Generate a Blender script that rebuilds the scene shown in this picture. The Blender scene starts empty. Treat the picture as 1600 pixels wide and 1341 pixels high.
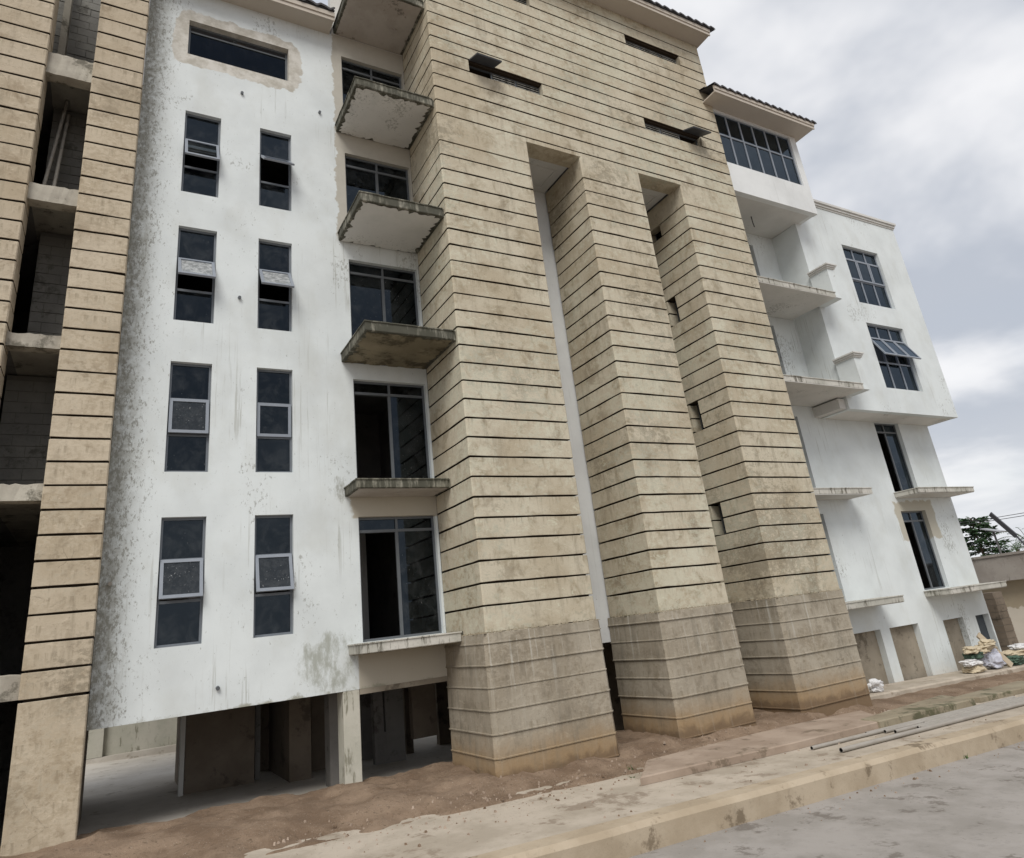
import bpy, math, random
from mathutils import Vector, Matrix, noise as mnoise
R = math.radians
random.seed(7)
sc = bpy.context.scene
C = sc.collection
# ------------------------------------------------------------------ camera
# planning frame: x along the facade, y into the building, z relative to the lens; Z0 lifts it all
Z0 = 2.85
F = 1064.0
DX = Vector((0.87203, 0.06755, 0.48475)); DZ = Vector((-0.11293, -0.93554, 0.33471))
def _n(a): return a / a.length
_a = _n(Vector((441 - 800, -2374 - 600, F))); _b = Vector((2712 - 800, 750 - 600, F)); _b = _n(_b - _a * _a.dot(_b))
DX, DZ, DY = _b, _a, _a.cross(_b)
cd = bpy.data.cameras.new('camera'); cam = bpy.data.objects.new('camera', cd); C.objects.link(cam); sc.camera = cam
right = Vector((DX.x, DY.x, DZ.x)); down = Vector((DX.y, DY.y, DZ.y)); fwd = Vector((DX.z, DY.z, DZ.z))
up = -down
cam.matrix_world = Matrix(((right.x, up.x, -fwd.x, 0), (right.y, up.y, -fwd.y, 0), (right.z, up.z, -fwd.z, Z0), (0, 0, 0, 1)))
cd.sensor_fit = 'HORIZONTAL'; cd.sensor_width = 36; cd.lens = F / 1600 * 36
cd.shift_y = -70.5 / 1600; cd.clip_start = .05; cd.clip_end = 3000
def ray(u, v):
    d = Vector((u - 800, v - 600, F)); return Vector((d.dot(DX), d.dot(DY), d.dot(DZ)))
def onY(u, v, Y): r = ray(u, v); return r * (Y / r.y)
def gz(x): return -2.83 - .03 * (max(-12, min(40, x)) - 12)
def onG(u, v, dz=0):
    r = ray(u, v); z = -2.85
    for _ in range(8):
        p = r * (z / r.z); z = gz(p.x) + dz
    return r * (z / r.z)
# ------------------------------------------------------------------ sky, sun, exposure
SUN_EL, SUN_AZ = 50, 216      # azimuth measured from +y clockwise: a veiled sun behind the camera
w = bpy.data.worlds.new('World'); sc.world = w; w.use_nodes = True
nt = w.node_tree; nt.nodes.clear()
class G:
    """small helper that writes node graphs"""
    def __init__(s, tree): s.t = tree; s._pos = None
    def node(s, t, ins=None, **props):
        n = s.t.nodes.new(t)
        for k, v in props.items(): setattr(n, k, v)
        for k, v in (ins or {}).items():
            sock = n.inputs[k]
            if isinstance(v, bpy.types.NodeSocket): s.t.links.new(v, sock)
            else:
                if sock.type == 'RGBA' and len(v) == 3: v = (*v, 1)
                sock.default_value = v
        return n
    def m(s, op, a, b=0.0, c=0.0, clamp=False):
        n = s.node('ShaderNodeMath', {0: a, 1: b, 2: c}, operation=op); n.use_clamp = clamp; return n.outputs[0]
    def ss(s, x, a, b, lo=0.0, hi=1.0):
        n = s.node('ShaderNodeMapRange', {'Value': x, 'From Min': a, 'From Max': b, 'To Min': lo, 'To Max': hi}, interpolation_type='SMOOTHSTEP'); return n.outputs[0]
    def noise(s, scale, detail=5, rough=.55, vec=None, dist=0.0):
        n = s.node('ShaderNodeTexNoise', {'Vector': vec or s.pos(), 'Scale': scale, 'Detail': min(detail, 5), 'Roughness': rough, 'Distortion': dist}); return n.outputs[0]
    def mix(s, f, a, b, mode='MIX'):
        n = s.node('ShaderNodeMix', data_type='RGBA', blend_type=mode)
        for i, v in ((0, f), (6, a), (7, b)):
            if isinstance(v, bpy.types.NodeSocket): s.t.links.new(v, n.inputs[i])
            else: n.inputs[i].default_value = v if i == 0 else (*v, 1)
        return n.outputs[2]
    def pos(s):
        if s._pos is None: s._pos = s.node('ShaderNodeNewGeometry').outputs['Position']
        return s._pos
    def xyz(s):
        n = s.node('ShaderNodeSeparateXYZ', {0: s.pos()}); return n.outputs[0], n.outputs[1], s.m('SUBTRACT', n.outputs[2], Z0)
    def scaled(s, x, y, z, off=(0, 0, 0)):
        n = s.node('ShaderNodeMapping', {'Vector': s.pos(), 'Scale': (x, y, z), 'Location': off}); return n.outputs[0]
g = G(nt)
tc = g.node('ShaderNodeTexCoord').outputs['Generated']
sky = g.node('ShaderNodeTexSky', sky_type='NISHITA'); sky.sun_disc = False; sky.sun_elevation = R(SUN_EL); sky.sun_rotation = R(SUN_AZ)
sky.air_density = 1.2; sky.dust_density = 2.5
sp = g.node('ShaderNodeSeparateXYZ', {0: tc})
zz = g.m('ADD', g.m('MAXIMUM', sp.outputs[2], 0.0), .22)
cx = g.m('DIVIDE', sp.outputs[0], zz); cy = g.m('DIVIDE', sp.outputs[1], zz)
cv = g.node('ShaderNodeCombineXYZ', {0: cx, 1: cy, 2: 3.1}).outputs[0]
n1 = g.noise(1.6, 6, .52, cv, .2); n2 = g.noise(.5, 3, .5, cv)
lum = g.m('ADD', g.m('MULTIPLY', n1, .72), g.m('MULTIPLY', n2, .28))
ccol = g.mix(g.ss(lum, .40, .60), (3.3, 3.52, 3.95), (5.9, 5.9, 6.0))
cover = g.ss(n2, .22, .42, .72, .96)
col = g.mix(cover, sky.outputs[0], ccol)
hz = g.ss(sp.outputs[2], -.02, .22, 1, 0)
col = g.mix(g.m('MULTIPLY', hz, .7), col, (5.6, 5.7, 5.85))
bg = g.node('ShaderNodeBackground', {0: col, 1: .1})
nt.links.new(bg.outputs[0], g.node('ShaderNodeOutputWorld').inputs[0])
sd = bpy.data.lights.new('sun', 'SUN'); sd.energy = 1.5; sd.angle = R(30); sd.color = (1, .965, .91)
so = bpy.data.objects.new('sun', sd); C.objects.link(so)
sdir = Vector((math.sin(R(SUN_AZ)) * math.cos(R(SUN_EL)), math.cos(R(SUN_AZ)) * math.cos(R(SUN_EL)), math.sin(R(SUN_EL))))
so.rotation_euler = sdir.to_track_quat('Z', 'Y').to_euler(); so.location = (0, -20, 40)
vs = sc.view_settings; vs.view_transform = 'Standard'; vs.look = 'None'; vs.exposure = .68; vs.gamma = 1; vs.use_curve_mapping = False
sc.cycles.max_bounces = 6; sc.cycles.diffuse_bounces = 3; sc.cycles.glossy_bounces = 3; sc.cycles.transparent_max_bounces = 8

# ------------------------------------------------------------------ materials
M = {}
def newmat(name):
    m = bpy.data.materials.new(name); m.use_nodes = True; m.node_tree.nodes.clear(); M[name] = m
    return G(m.node_tree)
def finish(g, col, rough=.85, bump=None, bstr=.3, bdist=.01, spec=.3, metal=0.0):
    ins = {'Base Color': col, 'Roughness': rough, 'Specular IOR Level': spec, 'Metallic': metal}
    if bump is not None:
        ins['Normal'] = g.node('ShaderNodeBump', {'Height': bump, 'Strength': bstr, 'Distance': bdist}).outputs[0]
    p = g.node('ShaderNodeBsdfPrincipled', ins)
    g.t.links.new(p.outputs[0], g.node('ShaderNodeOutputMaterial').inputs[0])
def plaster(name, c_mid, c_light, c_dark, plinth=False):
    g = newmat(name); x, y, z = g.xyz()
    big = g.noise(.55, 5, .6, g.scaled(1, 1, 1.3)); mid = g.noise(2.3, 7, .65, None, .6); fine = g.noise(22, 6, .7)
    col = g.mix(g.ss(big, .36, .62), c_mid, c_light)
    col = g.mix(g.m('MULTIPLY', g.ss(mid, .50, .72), .75), col, c_dark)
    streak = g.noise(1.0, 6, .6, g.scaled(5.5, 5.5, .55))
    col = g.mix(g.m('MULTIPLY', g.ss(streak, .52, .74), .5), col, tuple(v * .62 for v in c_mid))
    pale = g.noise(3.1, 6, .7, g.scaled(1, 1, 2.2, (4, 9, 2)), 1.2)
    col = g.mix(g.m('MULTIPLY', g.ss(pale, .58, .7), .55), col, tuple(min(.62, v * 1.3) for v in c_light))
    blot = g.noise(.9, 6, .7, g.scaled(1, 1, 1, (17, 3, 8)), .5)
    col = g.mix(g.m('MULTIPLY', g.ss(blot, .55, .66), .5), col, (.22, .178, .12))
    # hair cracks
    wv = g.node('ShaderNodeMix', {0: .12, 4: g.pos(), 5: g.node('ShaderNodeTexNoise', {'Vector': g.pos(), 'Scale': 3.0, 'Detail': 4}).outputs['Color']}, data_type='VECTOR').outputs[1]
    vor = g.node('ShaderNodeTexVoronoi', {'Vector': wv, 'Scale': 1.7}, feature='DISTANCE_TO_EDGE').outputs[0]
    cm = g.m('MULTIPLY', g.ss(vor, .010, .003), g.ss(g.noise(.9, 3), .60, .68))
    col = g.mix(g.m('MULTIPLY', cm, .4), col, (.12, .1, .075))
    col = g.mix(g.m('MULTIPLY', g.ss(fine, .56, .72), .5), col, tuple(v * .45 for v in c_mid))
    # weathering: lime-pale and grey-black areas with grainy edges, runs below the joints
    grain = g.noise(7, 6, .75, g.scaled(1, 1, 1.5, (8, 8, 8))); ar = g.noise(.38, 3, .55, g.scaled(1, 1, 1, (21, 5, 13)))
    wz = g.ss(g.m('ADD', grain, g.m('MULTIPLY', g.m('SUBTRACT', ar, .5), .9)), .56, .70)
    col = g.mix(g.m('MULTIPLY', wz, .48), col, (.16, .137, .095))
    ar2 = g.noise(.45, 3, .55, g.scaled(1, 1, 1, (2, 31, 7)))
    lz = g.ss(g.m('ADD', grain, g.m('MULTIPLY', g.m('SUBTRACT', ar2, .5), -.9)), .50, .66)
    col = g.mix(g.m('MULTIPLY', lz, .42), col, tuple(min(.6, v * 1.22 + .03) for v in c_light))
    run = g.noise(1, 5, .7, g.scaled(12, 12, .9, (1, 4, 0)))
    fr = g.m('FRACT', g.m('DIVIDE', g.m('SUBTRACT', z, .456), .4295))
    col = g.mix(g.m('MULTIPLY', g.m('MULTIPLY', g.ss(fr, .45, .97), g.ss(run, .5, .66)), .45), col, (.17, .135, .085))
    if plinth:
        soil = g.m('MULTIPLY', g.ss(g.m('ADD', z, g.m('MULTIPLY', mid, .7)), -1.35, -2.15), .75)
        col = g.mix(soil, col, (.31, .20, .095))
        mud = g.ss(g.m('ADD', z, g.m('MULTIPLY', mid, .5)), -2.12, -2.3)
        col = g.mix(g.m('MULTIPLY', mud, .8), col, (.15, .10, .06))
        wash = g.noise(1, 5, .65, g.scaled(9, 9, .35))
        col = g.mix(g.m('MULTIPLY', g.ss(wash, .55, .68), g.ss(z, -1.6, -.1, .1, .75)), col, (.5, .48, .42))
        dk = g.noise(1, 6, .7, g.scaled(3, 3, .8, (3, 1, 0)))
        col = g.mix(g.m('MULTIPLY', g.ss(dk, .52, .7), .38), col, (.15, .135, .105))
    h = g.m('ADD', g.m('MULTIPLY', mid, .7), g.m('MULTIPLY', fine, .35))
    finish(g, col, .88, h, .6, .03)
plaster('plaster_beige', (.44, .379, .276), (.53, .478, .37), (.285, .235, .155))
plaster('plaster_left', (.41, .34, .242), (.475, .405, .305), (.29, .228, .155))
plaster('plinth', (.29, .25, .19), (.35, .31, .245), (.20, .168, .122), True)
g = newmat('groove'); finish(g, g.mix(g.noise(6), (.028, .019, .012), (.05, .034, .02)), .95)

def white(name, special=0, tone=(.69, .73, .73), grime=1.0):
    g = newmat(name); x, y, z = g.xyz()
    big = g.noise(.7, 5, .6); fine = g.noise(30, 4, .7); med = g.noise(5, 7, .7)
    col = g.mix(g.ss(big, .35, .7), tone, tuple(v * .88 for v in tone))
    spk = g.noise(17, 8, .75, g.scaled(1, 1, .5)); area = g.noise(.5, 4, .6, g.scaled(1, 1, .7, (6, 2, 1)))
    a = g.m('MULTIPLY', g.ss(area, .50, .66), .17 * grime)
    sk = g.ss(g.m('ADD', spk, a), .69, .735)
    col = g.mix(g.m('MULTIPLY', sk, .55), col, (.2, .195, .165))
    stk = g.noise(1, 5, .65, g.scaled(14, 14, .5)); sa = g.ss(g.noise(.6, 3, .5, g.scaled(1, 1, .6, (2, 8, 5))), .5, .66)
    col = g.mix(g.m('MULTIPLY', g.m('MULTIPLY', g.ss(stk, .56, .68), sa), .5 * grime), col, (.3, .3, .26))
    soft = g.noise(1.4, 5, .6, g.scaled(1, 1, .6, (1, 1, 9)))
    col = g.mix(g.m('MULTIPLY', g.ss(soft, .46, .72), .3 * grime), col, (.50, .51, .47))
    if special == 1:
        # mould beside the pier, with the soft corner shade painted into its grey fade
        e = g.ss(g.m('ADD', x, g.m('MULTIPLY', big, .5)), 1.15, -.15)
        e2 = g.ss(g.m('ADD', x, g.m('MULTIPLY', big, .5)), .62, -.05)
        s1 = g.noise(19, 7, .8, g.scaled(1, 1, .5, (2, 2, 2)))
        col = g.mix(g.m('MULTIPLY', g.ss(g.m('ADD', s1, g.m('MULTIPLY', e, .17)), .63, .71), .7), col, (.17, .165, .135))
        col = g.mix(g.m('MULTIPLY', e2, g.ss(med, .35, .6, .12, .8)), col, (.25, .245, .205))
        # bare cement round the top window
        dx = g.m('MAXIMUM', g.m('SUBTRACT', g.m('ABSOLUTE', g.m('SUBTRACT', x, 1.8)), 1.2), 0.0)
        dz = g.m('MAXIMUM', g.m('SUBTRACT', g.m('ABSOLUTE', g.m('SUBTRACT', z, 14.52)), .54), 0.0)
        d = g.m('SQRT', g.m('ADD', g.m('MULTIPLY', dx, dx), g.m('MULTIPLY', dz, dz)))
        d = g.m('ADD', d, g.m('MULTIPLY', g.m('SUBTRACT', g.noise(2.2, 6, .6), .5), .5))
        cem = g.mix(g.ss(g.noise(3, 5, .7), .35, .65), (.42, .395, .34), (.60, .58, .53))
        col = g.mix(g.ss(d, .33, .29), col, cem)
        # unpainted strip beside the balcony doors
        xe = g.m('ADD', x, g.m('MULTIPLY', g.m('SUBTRACT', g.noise(2.6, 7, .7), .5), .42))
        bare = g.m('MULTIPLY', g.ss(xe, 4.15, 4.19), g.ss(z, 9.3, 9.7))
        col = g.mix(bare, col, g.mix(med, (.40, .375, .325), (.50, .48, .42)))
        # warm bare lintels over the lower doors
        lint = g.m('MULTIPLY', g.ss(xe, 4.22, 4.3), g.ss(g.m('ABSOLUTE', g.m('SUBTRACT', z, 2.85)), .3, .26))
        lint = g.m('MAXIMUM', lint, g.m('MULTIPLY', g.ss(x, 4.3, 4.33), g.ss(z, 0.02, -.02)))
        col = g.mix(g.m('MULTIPLY', lint, .85), col, (.41, .36, .275))
        # mould patches low on the wall beside the first balcony and along its lower edge
        px = g.m('DIVIDE', g.m('SUBTRACT', x, 3.75), .75); pz = g.m('DIVIDE', g.m('SUBTRACT', z, -.25), .65)
        q = g.m('ADD', g.m('MULTIPLY', px, px), g.m('MULTIPLY', pz, pz))
        pm = g.m('ADD', g.ss(q, 1.6, .1), g.m('MULTIPLY', g.m('SUBTRACT', g.noise(2.0, 7, .8, g.scaled(1.6, 1.6, .7)), .5), 2.8))
        col = g.mix(g.m('MULTIPLY', g.ss(pm, .55, 1.3), .7), col, (.25, .255, .2))
        be = g.m('ADD', g.m('SUBTRACT', z, -.8), g.m('MULTIPLY', g.m('SUBTRACT', .62, g.noise(1.5, 6, .7)), .8))
        col = g.mix(g.m('MULTIPLY', g.ss(be, .13, .03), g.ss(x, .9, 2.2, .35, .8)), col, (.27, .265, .2))
        px = g.m('DIVIDE', g.m('SUBTRACT', x, 4.0), .32); pz = g.m('DIVIDE', g.m('SUBTRACT', z, 3.2), .38)
        q = g.m('ADD', g.m('MULTIPLY', px, px), g.m('MULTIPLY', pz, pz))
        pm = g.m('ADD', g.ss(q, 1.4, .1), g.m('MULTIPLY', g.m('SUBTRACT', g.noise(3, 7, .8, g.scaled(1.6, 1, .6)), .5), 2.8))
        col = g.mix(g.m('MULTIPLY', g.ss(pm, .7, 1.4), .7), col, (.22, .215, .17))
    if special == 2:
        # chipped bare render round the lower right door
        dx = g.m('ABSOLUTE', g.m('SUBTRACT', x, 24.75)); dz = g.m('ABSOLUTE', g.m('SUBTRACT', z, 1.95))
        d = g.m('MAXIMUM', g.m('SUBTRACT', dx, 1.12), g.m('SUBTRACT', dz, .62))
        d = g.m('ADD', d, g.m('MULTIPLY', g.m('SUBTRACT', g.noise(2.5, 5, .6), .5), .5))
        col = g.mix(g.m('MULTIPLY', g.ss(d, .08, .02), .8), col, (.42, .38, .29))
        low = g.ss(g.m('ADD', z, g.m('MULTIPLY', med, .6)), -2.2, -3.1)
        col = g.mix(g.m('MULTIPLY', low, .55), col, (.5, .42, .32))
    h = g.m('ADD', g.m('MULTIPLY', med, .5), g.m('MULTIPLY', fine, .3))
    finish(g, col, .8, h, .3, .012)
white('white_wall', 1)
white('white_wing', 0, grime=1.0)
white('white_lower', 2, grime=1.1)
white('white_box', 0, (.73, .745, .74), .35)
white('white_soffit', 0, (.68, .665, .63), 1.2)
white('white_trim', 0, (.63, .62, .59), .8)

def concrete(name, a, b, mould=.5, streaks=True, mc=(.045, .042, .032)):
    g = newmat(name)
    big = g.noise(1.2, 6, .6); med = g.noise(7, 7, .7); fine = g.noise(40, 4, .7)
    col = g.mix(g.ss(big, .35, .65), a, b)
    if mould:
        s = g.noise(1, 7, .7, g.scaled(10, 10, 1.6)) if streaks else g.noise(2.2, 8, .75)
        s2 = g.noise(1.3, 5, .6, g.scaled(1, 1, 1, (5, 5, 5)))
        col = g.mix(g.m('MULTIPLY', g.ss(g.m('ADD', s, g.m('MULTIPLY', g.m('SUBTRACT', s2, .5), .7)), .62 - mould * .22, .72 - mould * .12), .85), col, mc)
    col = g.mix(g.m('MULTIPLY', g.ss(med, .55, .7), .25), col, tuple(v * .5 for v in a))
    finish(g, col, .9, g.m('ADD', med, g.m('MULTIPLY', fine, .4)), .5, .015)
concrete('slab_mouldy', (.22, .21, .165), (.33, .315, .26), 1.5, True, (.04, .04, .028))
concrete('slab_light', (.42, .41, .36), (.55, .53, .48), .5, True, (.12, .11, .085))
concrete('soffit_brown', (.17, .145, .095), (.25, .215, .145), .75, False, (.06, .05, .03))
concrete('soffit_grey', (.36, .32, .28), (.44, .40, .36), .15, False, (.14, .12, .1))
concrete('beam_concrete', (.33, .30, .25), (.46, .43, .36), .35, False, (.12, .11, .085))
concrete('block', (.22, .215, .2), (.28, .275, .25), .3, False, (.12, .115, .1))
concrete('mortar', (.17, .165, .15), (.22, .21, .19), 0)
concrete('infill', (.25, .215, .165), (.32, .28, .22), .4, False, (.13, .11, .08))
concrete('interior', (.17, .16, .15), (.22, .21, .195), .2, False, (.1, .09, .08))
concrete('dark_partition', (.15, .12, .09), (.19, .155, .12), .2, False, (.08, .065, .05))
concrete('compound', (.44, .43, .36), (.52, .50, .43), .25, True, (.2, .19, .14))
concrete('neighbour_fascia', (.30, .27, .24), (.36, .33, .295), .3, True, (.17, .15, .13))
concrete('pavement', (.36, .31, .245), (.47, .41, .335), .3, False, (.25, .2, .15))
concrete('kerb', (.36, .29, .205), (.44, .365, .27), .22, False, (.17, .13, .085))
concrete('apron', (.30, .23, .175), (.38, .30, .235), .25, False, (.17, .13, .09))
concrete('slab_moss', (.24, .20, .14), (.30, .26, .185), .45, False, (.085, .085, .045))
concrete('road', (.27, .25, .225), (.34, .315, .29), .2, False, (.16, .14, .12))
concrete('backyard', (.50, .46, .40), (.58, .54, .48), .1, False, (.3, .26, .2))
g = newmat('neighbour_wall'); x, y, z = g.xyz()
e = g.m('ADD', z, g.m('MULTIPLY', g.m('SUBTRACT', g.noise(1.1, 7, .7), .5), 1.1))
finish(g, g.mix(g.ss(e, -1.62, -1.55), g.mix(g.noise(2, 6), (.56, .50, .41), (.66, .61, .53)), g.mix(g.noise(3, 6), (.36, .30, .21), (.43, .365, .27))), .9, g.noise(12, 6), .3)
g = newmat('soil')
col = g.mix(g.ss(g.noise(1.3, 7, .65), .35, .65), (.17, .115, .075), (.27, .195, .135))
col = g.mix(g.ss(g.noise(14, 6, .7), .55, .7), col, (.12, .085, .055))
col = g.mix(g.ss(g.noise(45, 3, .7), .63, .7), col, (.42, .36, .3))
finish(g, col, .95, g.noise(18, 8, .75), .8, .04)
g = newmat('aluminium'); finish(g, g.mix(g.noise(9, 5), (.20, .225, .26), (.27, .295, .335)), .42, spec=.5)
g = newmat('aluminium_dark'); finish(g, g.mix(g.noise(9, 5), (.085, .095, .105), (.13, .14, .15)), .45, spec=.5)
g = newmat('aluminium_mid'); finish(g, g.mix(g.noise(9, 5), (.12, .135, .155), (.17, .185, .205)), .42, spec=.5)
def glass(name, tint, dirt, veil=.0, refl=1.0):
    g = newmat(name)
    lw = g.node('ShaderNodeFresnel', {'IOR': 1.45}).outputs[0]
    tr = g.node('ShaderNodeBsdfTransparent', {0: tint}); gl = g.node('ShaderNodeBsdfGlossy', {0: (.68, .84, 1), 'Roughness': .03})
    sh = g.node('ShaderNodeMixShader', {0: g.m('MULTIPLY', lw, refl), 1: tr.outputs[0], 2: gl.outputs[0]}).outputs[0]
    s = g.noise(38, 3, .6, g.scaled(1, 1, .6)); ar = g.noise(1.6, 4, .6); sm = g.noise(3, 6, .7, g.scaled(1, 1, 1, (3, 3, 3)), .6)
    f = g.m('MULTIPLY', g.ss(g.m('ADD', s, g.m('MULTIPLY', ar, .14 * dirt)), .80, .84), .45)
    f = g.m('MAXIMUM', f, g.m('MULTIPLY', g.ss(sm, .4, .8), .04 * dirt))
    f = g.m('MAXIMUM', f, g.m('MULTIPLY', g.ss(g.noise(9, 7, .75), .4, .65, .5, 1), veil))
    df = g.node('ShaderNodeBsdfDiffuse', {0: (.56, .58, .58)})
    sh = g.node('ShaderNodeMixShader', {0: f, 1: sh, 2: df.outputs[0]}).outputs[0]
    g.t.links.new(sh, g.node('ShaderNodeOutputMaterial').inputs[0])
glass('glass_dark', (.07, .105, .16, 1), 1.3)
glass('glass_deep', (.05, .08, .13, 1), .3, 0, .35)
glass('glass_mid', (.22, .28, .36, 1), .5)
glass('glass_dirty', (.10, .14, .19, 1), 2.0, .07)
glass('glass_caked', (.12, .15, .18, 1), 1.2, .7)
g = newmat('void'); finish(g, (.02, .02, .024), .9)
g = newmat('door_panel'); finish(g, g.mix(g.noise(20, 3), (.045, .055, .065), (.07, .08, .09)), .6)
g = newmat('roof_tile'); finish(g, g.mix(g.noise(4, 6), (.045, .042, .045), (.085, .08, .082)), .75, g.noise(60, 3), .3)
g = newmat('fascia'); finish(g, g.mix(g.noise(1.5, 6), (.46, .41, .345), (.54, .49, .43)), .8)
g = newmat('pvc'); finish(g, g.mix(g.noise(3.5, 6), (.24, .215, .185), (.40, .375, .335)), .6, g.noise(20, 4), .1)
g = newmat('pipe_inside'); finish(g, (.02, .018, .016), .9)
g = newmat('bamboo'); finish(g, g.mix(g.noise(4, 5), (.28, .26, .23), (.38, .36, .32)), .6)
def cloth(name, a, b):
    g = newmat(name); finish(g, g.mix(g.noise(5, 6, .7), a, b), .8, g.noise(16, 7, .7, None, 1), .7, .03)
cloth('sack_cream', (.45, .37, .25), (.62, .54, .40)); cloth('sack_green', (.05, .09, .065), (.10, .15, .11)); cloth('sack_white', (.62, .61, .60), (.75, .75, .76)); cloth('bag_blue', (.40, .42, .52), (.66, .66, .7))
g = newmat('timber'); finish(g, g.mix(g.noise(1, 6, .6, g.scaled(3, 3, 20)), (.36, .29, .20), (.48, .41, .31)), .8)
def leafmat(name, a, b):
    g = newmat(name); finish(g, g.mix(g.noise(2.2, 4), a, b), .6, spec=.25)
leafmat('leaf_dark', (.025, .055, .025), (.06, .11, .045)); leafmat('leaf_palm', (.04, .075, .03), (.085, .13, .055)); leafmat('leaf_weed', (.05, .09, .03), (.1, .15, .05))
g = newmat('bark'); finish(g, g.mix(g.noise(6, 6), (.09, .07, .05), (.16, .13, .1)), .9)
g = newmat('lamp_metal'); finish(g, g.mix(g.noise(5), (.05, .052, .06), (.08, .085, .095)), .45)
g = newmat('lamp_pole'); finish(g, g.mix(g.noise(5), (.10, .10, .10), (.16, .155, .15)), .6)
g = newmat('lamp_panel'); finish(g, g.mix(g.noise(5), (.25, .26, .27), (.33, .33, .33)), .3, spec=.5)
g = newmat('cable'); finish(g, (.05, .05, .055), .7)

# ------------------------------------------------------------------ mesh helpers
class MB:
    def __init__(s): s.v = []; s.f = []; s.mi = []
    def add(s, vs, fs, mi=0):
        o = len(s.v); s.v += [tuple(p) for p in vs]
        for f in fs: s.f.append(tuple(i + o for i in f)); s.mi.append(mi)
    def box(s, x0, x1, y0, y1, z0, z1, mi=0):
        s.add([(x0, y0, z0), (x1, y0, z0), (x1, y1, z0), (x0, y1, z0), (x0, y0, z1), (x1, y0, z1), (x1, y1, z1), (x0, y1, z1)],
              [(0, 3, 2, 1), (4, 5, 6, 7), (0, 1, 5, 4), (1, 2, 6, 5), (2, 3, 7, 6), (3, 0, 4, 7)], mi); return s
    def prism(s, poly, rings, mi=0):
        """poly counter-clockwise from above; rings = [(z, outward offset)]"""
        n = len(poly); vs = []
        for z, o in rings:
            for i in range(n):
                a = Vector(poly[i - 1]); b = Vector(poly[i]); c = Vector(poly[(i + 1) % n])
                e1 = (b - a).normalized(); e2 = (c - b).normalized()
                n1 = Vector((e1.y, -e1.x)); n2 = Vector((e2.y, -e2.x)); k = 1 + n1.dot(n2)
                q = b + (n1 + n2) * (o / max(.3, k)); vs.append((q.x, q.y, z))
        fs = []
        for r in range(len(rings) - 1):
            for i in range(n):
                j = (i + 1) % n; fs.append((r * n + i, r * n + j, r * n + n + j, r * n + n + i))
        fs.append(tuple(range(n))[::-1]); fs.append(tuple(range((len(rings) - 1) * n, len(rings) * n)))
        s.add(vs, fs, mi); return s
    def tube(s, pts, rad, seg=8, mi=0, cap=True, capmi=None):
        pts = [Vector(p) for p in pts]; rad = rad if isinstance(rad, (list, tuple)) else [rad] * len(pts)
        rings = []
        for i, p in enumerate(pts):
            t = (pts[min(i + 1, len(pts) - 1)] - pts[max(i - 1, 0)]).normalized()
            a = t.orthogonal().normalized() if i == 0 else (rings_a - t * rings_a.dot(t)).normalized()
            rings_a = a; b = t.cross(a)
            rings.append([p + (a * math.cos(k * 2 * math.pi / seg) + b * math.sin(k * 2 * math.pi / seg)) * rad[i] for k in range(seg)])
        vs = [q for r in rings for q in r]; fs = []
        for i in range(len(pts) - 1):
            for k in range(seg):
                l = (k + 1) % seg; fs.append((i * seg + k, i * seg + l, i * seg + seg + l, i * seg + seg + k))
        s.add(vs, fs, mi)
        if cap: s.add(vs, [tuple(range(seg))[::-1], tuple(range((len(pts) - 1) * seg, len(pts) * seg))], mi if capmi is None else capmi)
        return s
    def mesh(s, name, mats, smooth=False):
        me = bpy.data.meshes.new(name); me.from_pydata(s.v, [], s.f)
        for m in (mats if isinstance(mats, (list, tuple)) else [mats]): me.materials.append(M[m])
        if any(s.mi): me.polygons.foreach_set('material_index', s.mi)
        if smooth: me.polygons.foreach_set('use_smooth', [True] * len(me.polygons))
        me.update(); return me
    def build(s, name, mats, parent=None, loc=(0, 0, 0), smooth=False, **tags):
        return link(name, s.mesh(name, mats, smooth), parent, loc, **tags)
def link(name, me, parent=None, loc=(0, 0, 0), local=False, rot=None, **tags):
    """loc is in the planning frame unless local"""
    o = bpy.data.objects.new(name, me); C.objects.link(o)
    if parent is not None:
        o.parent = parent
        if local: o.location = loc
        else:
            o.location = (loc[0], loc[1], loc[2] + Z0); o.matrix_parent_inverse = Matrix.Translation(-Vector(wloc(parent)))
    else: o.location = (loc[0], loc[1], loc[2] + Z0)
    if rot: o.rotation_euler = rot
    WL[o.name] = (o.location.copy() if not local else None)
    for k, v in tags.items(): o[k] = v
    return o
WL = {}
def wloc(o): return WL[o.name]
def empty(name, loc, **tags): return link(name, None, None, loc, **tags)
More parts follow.
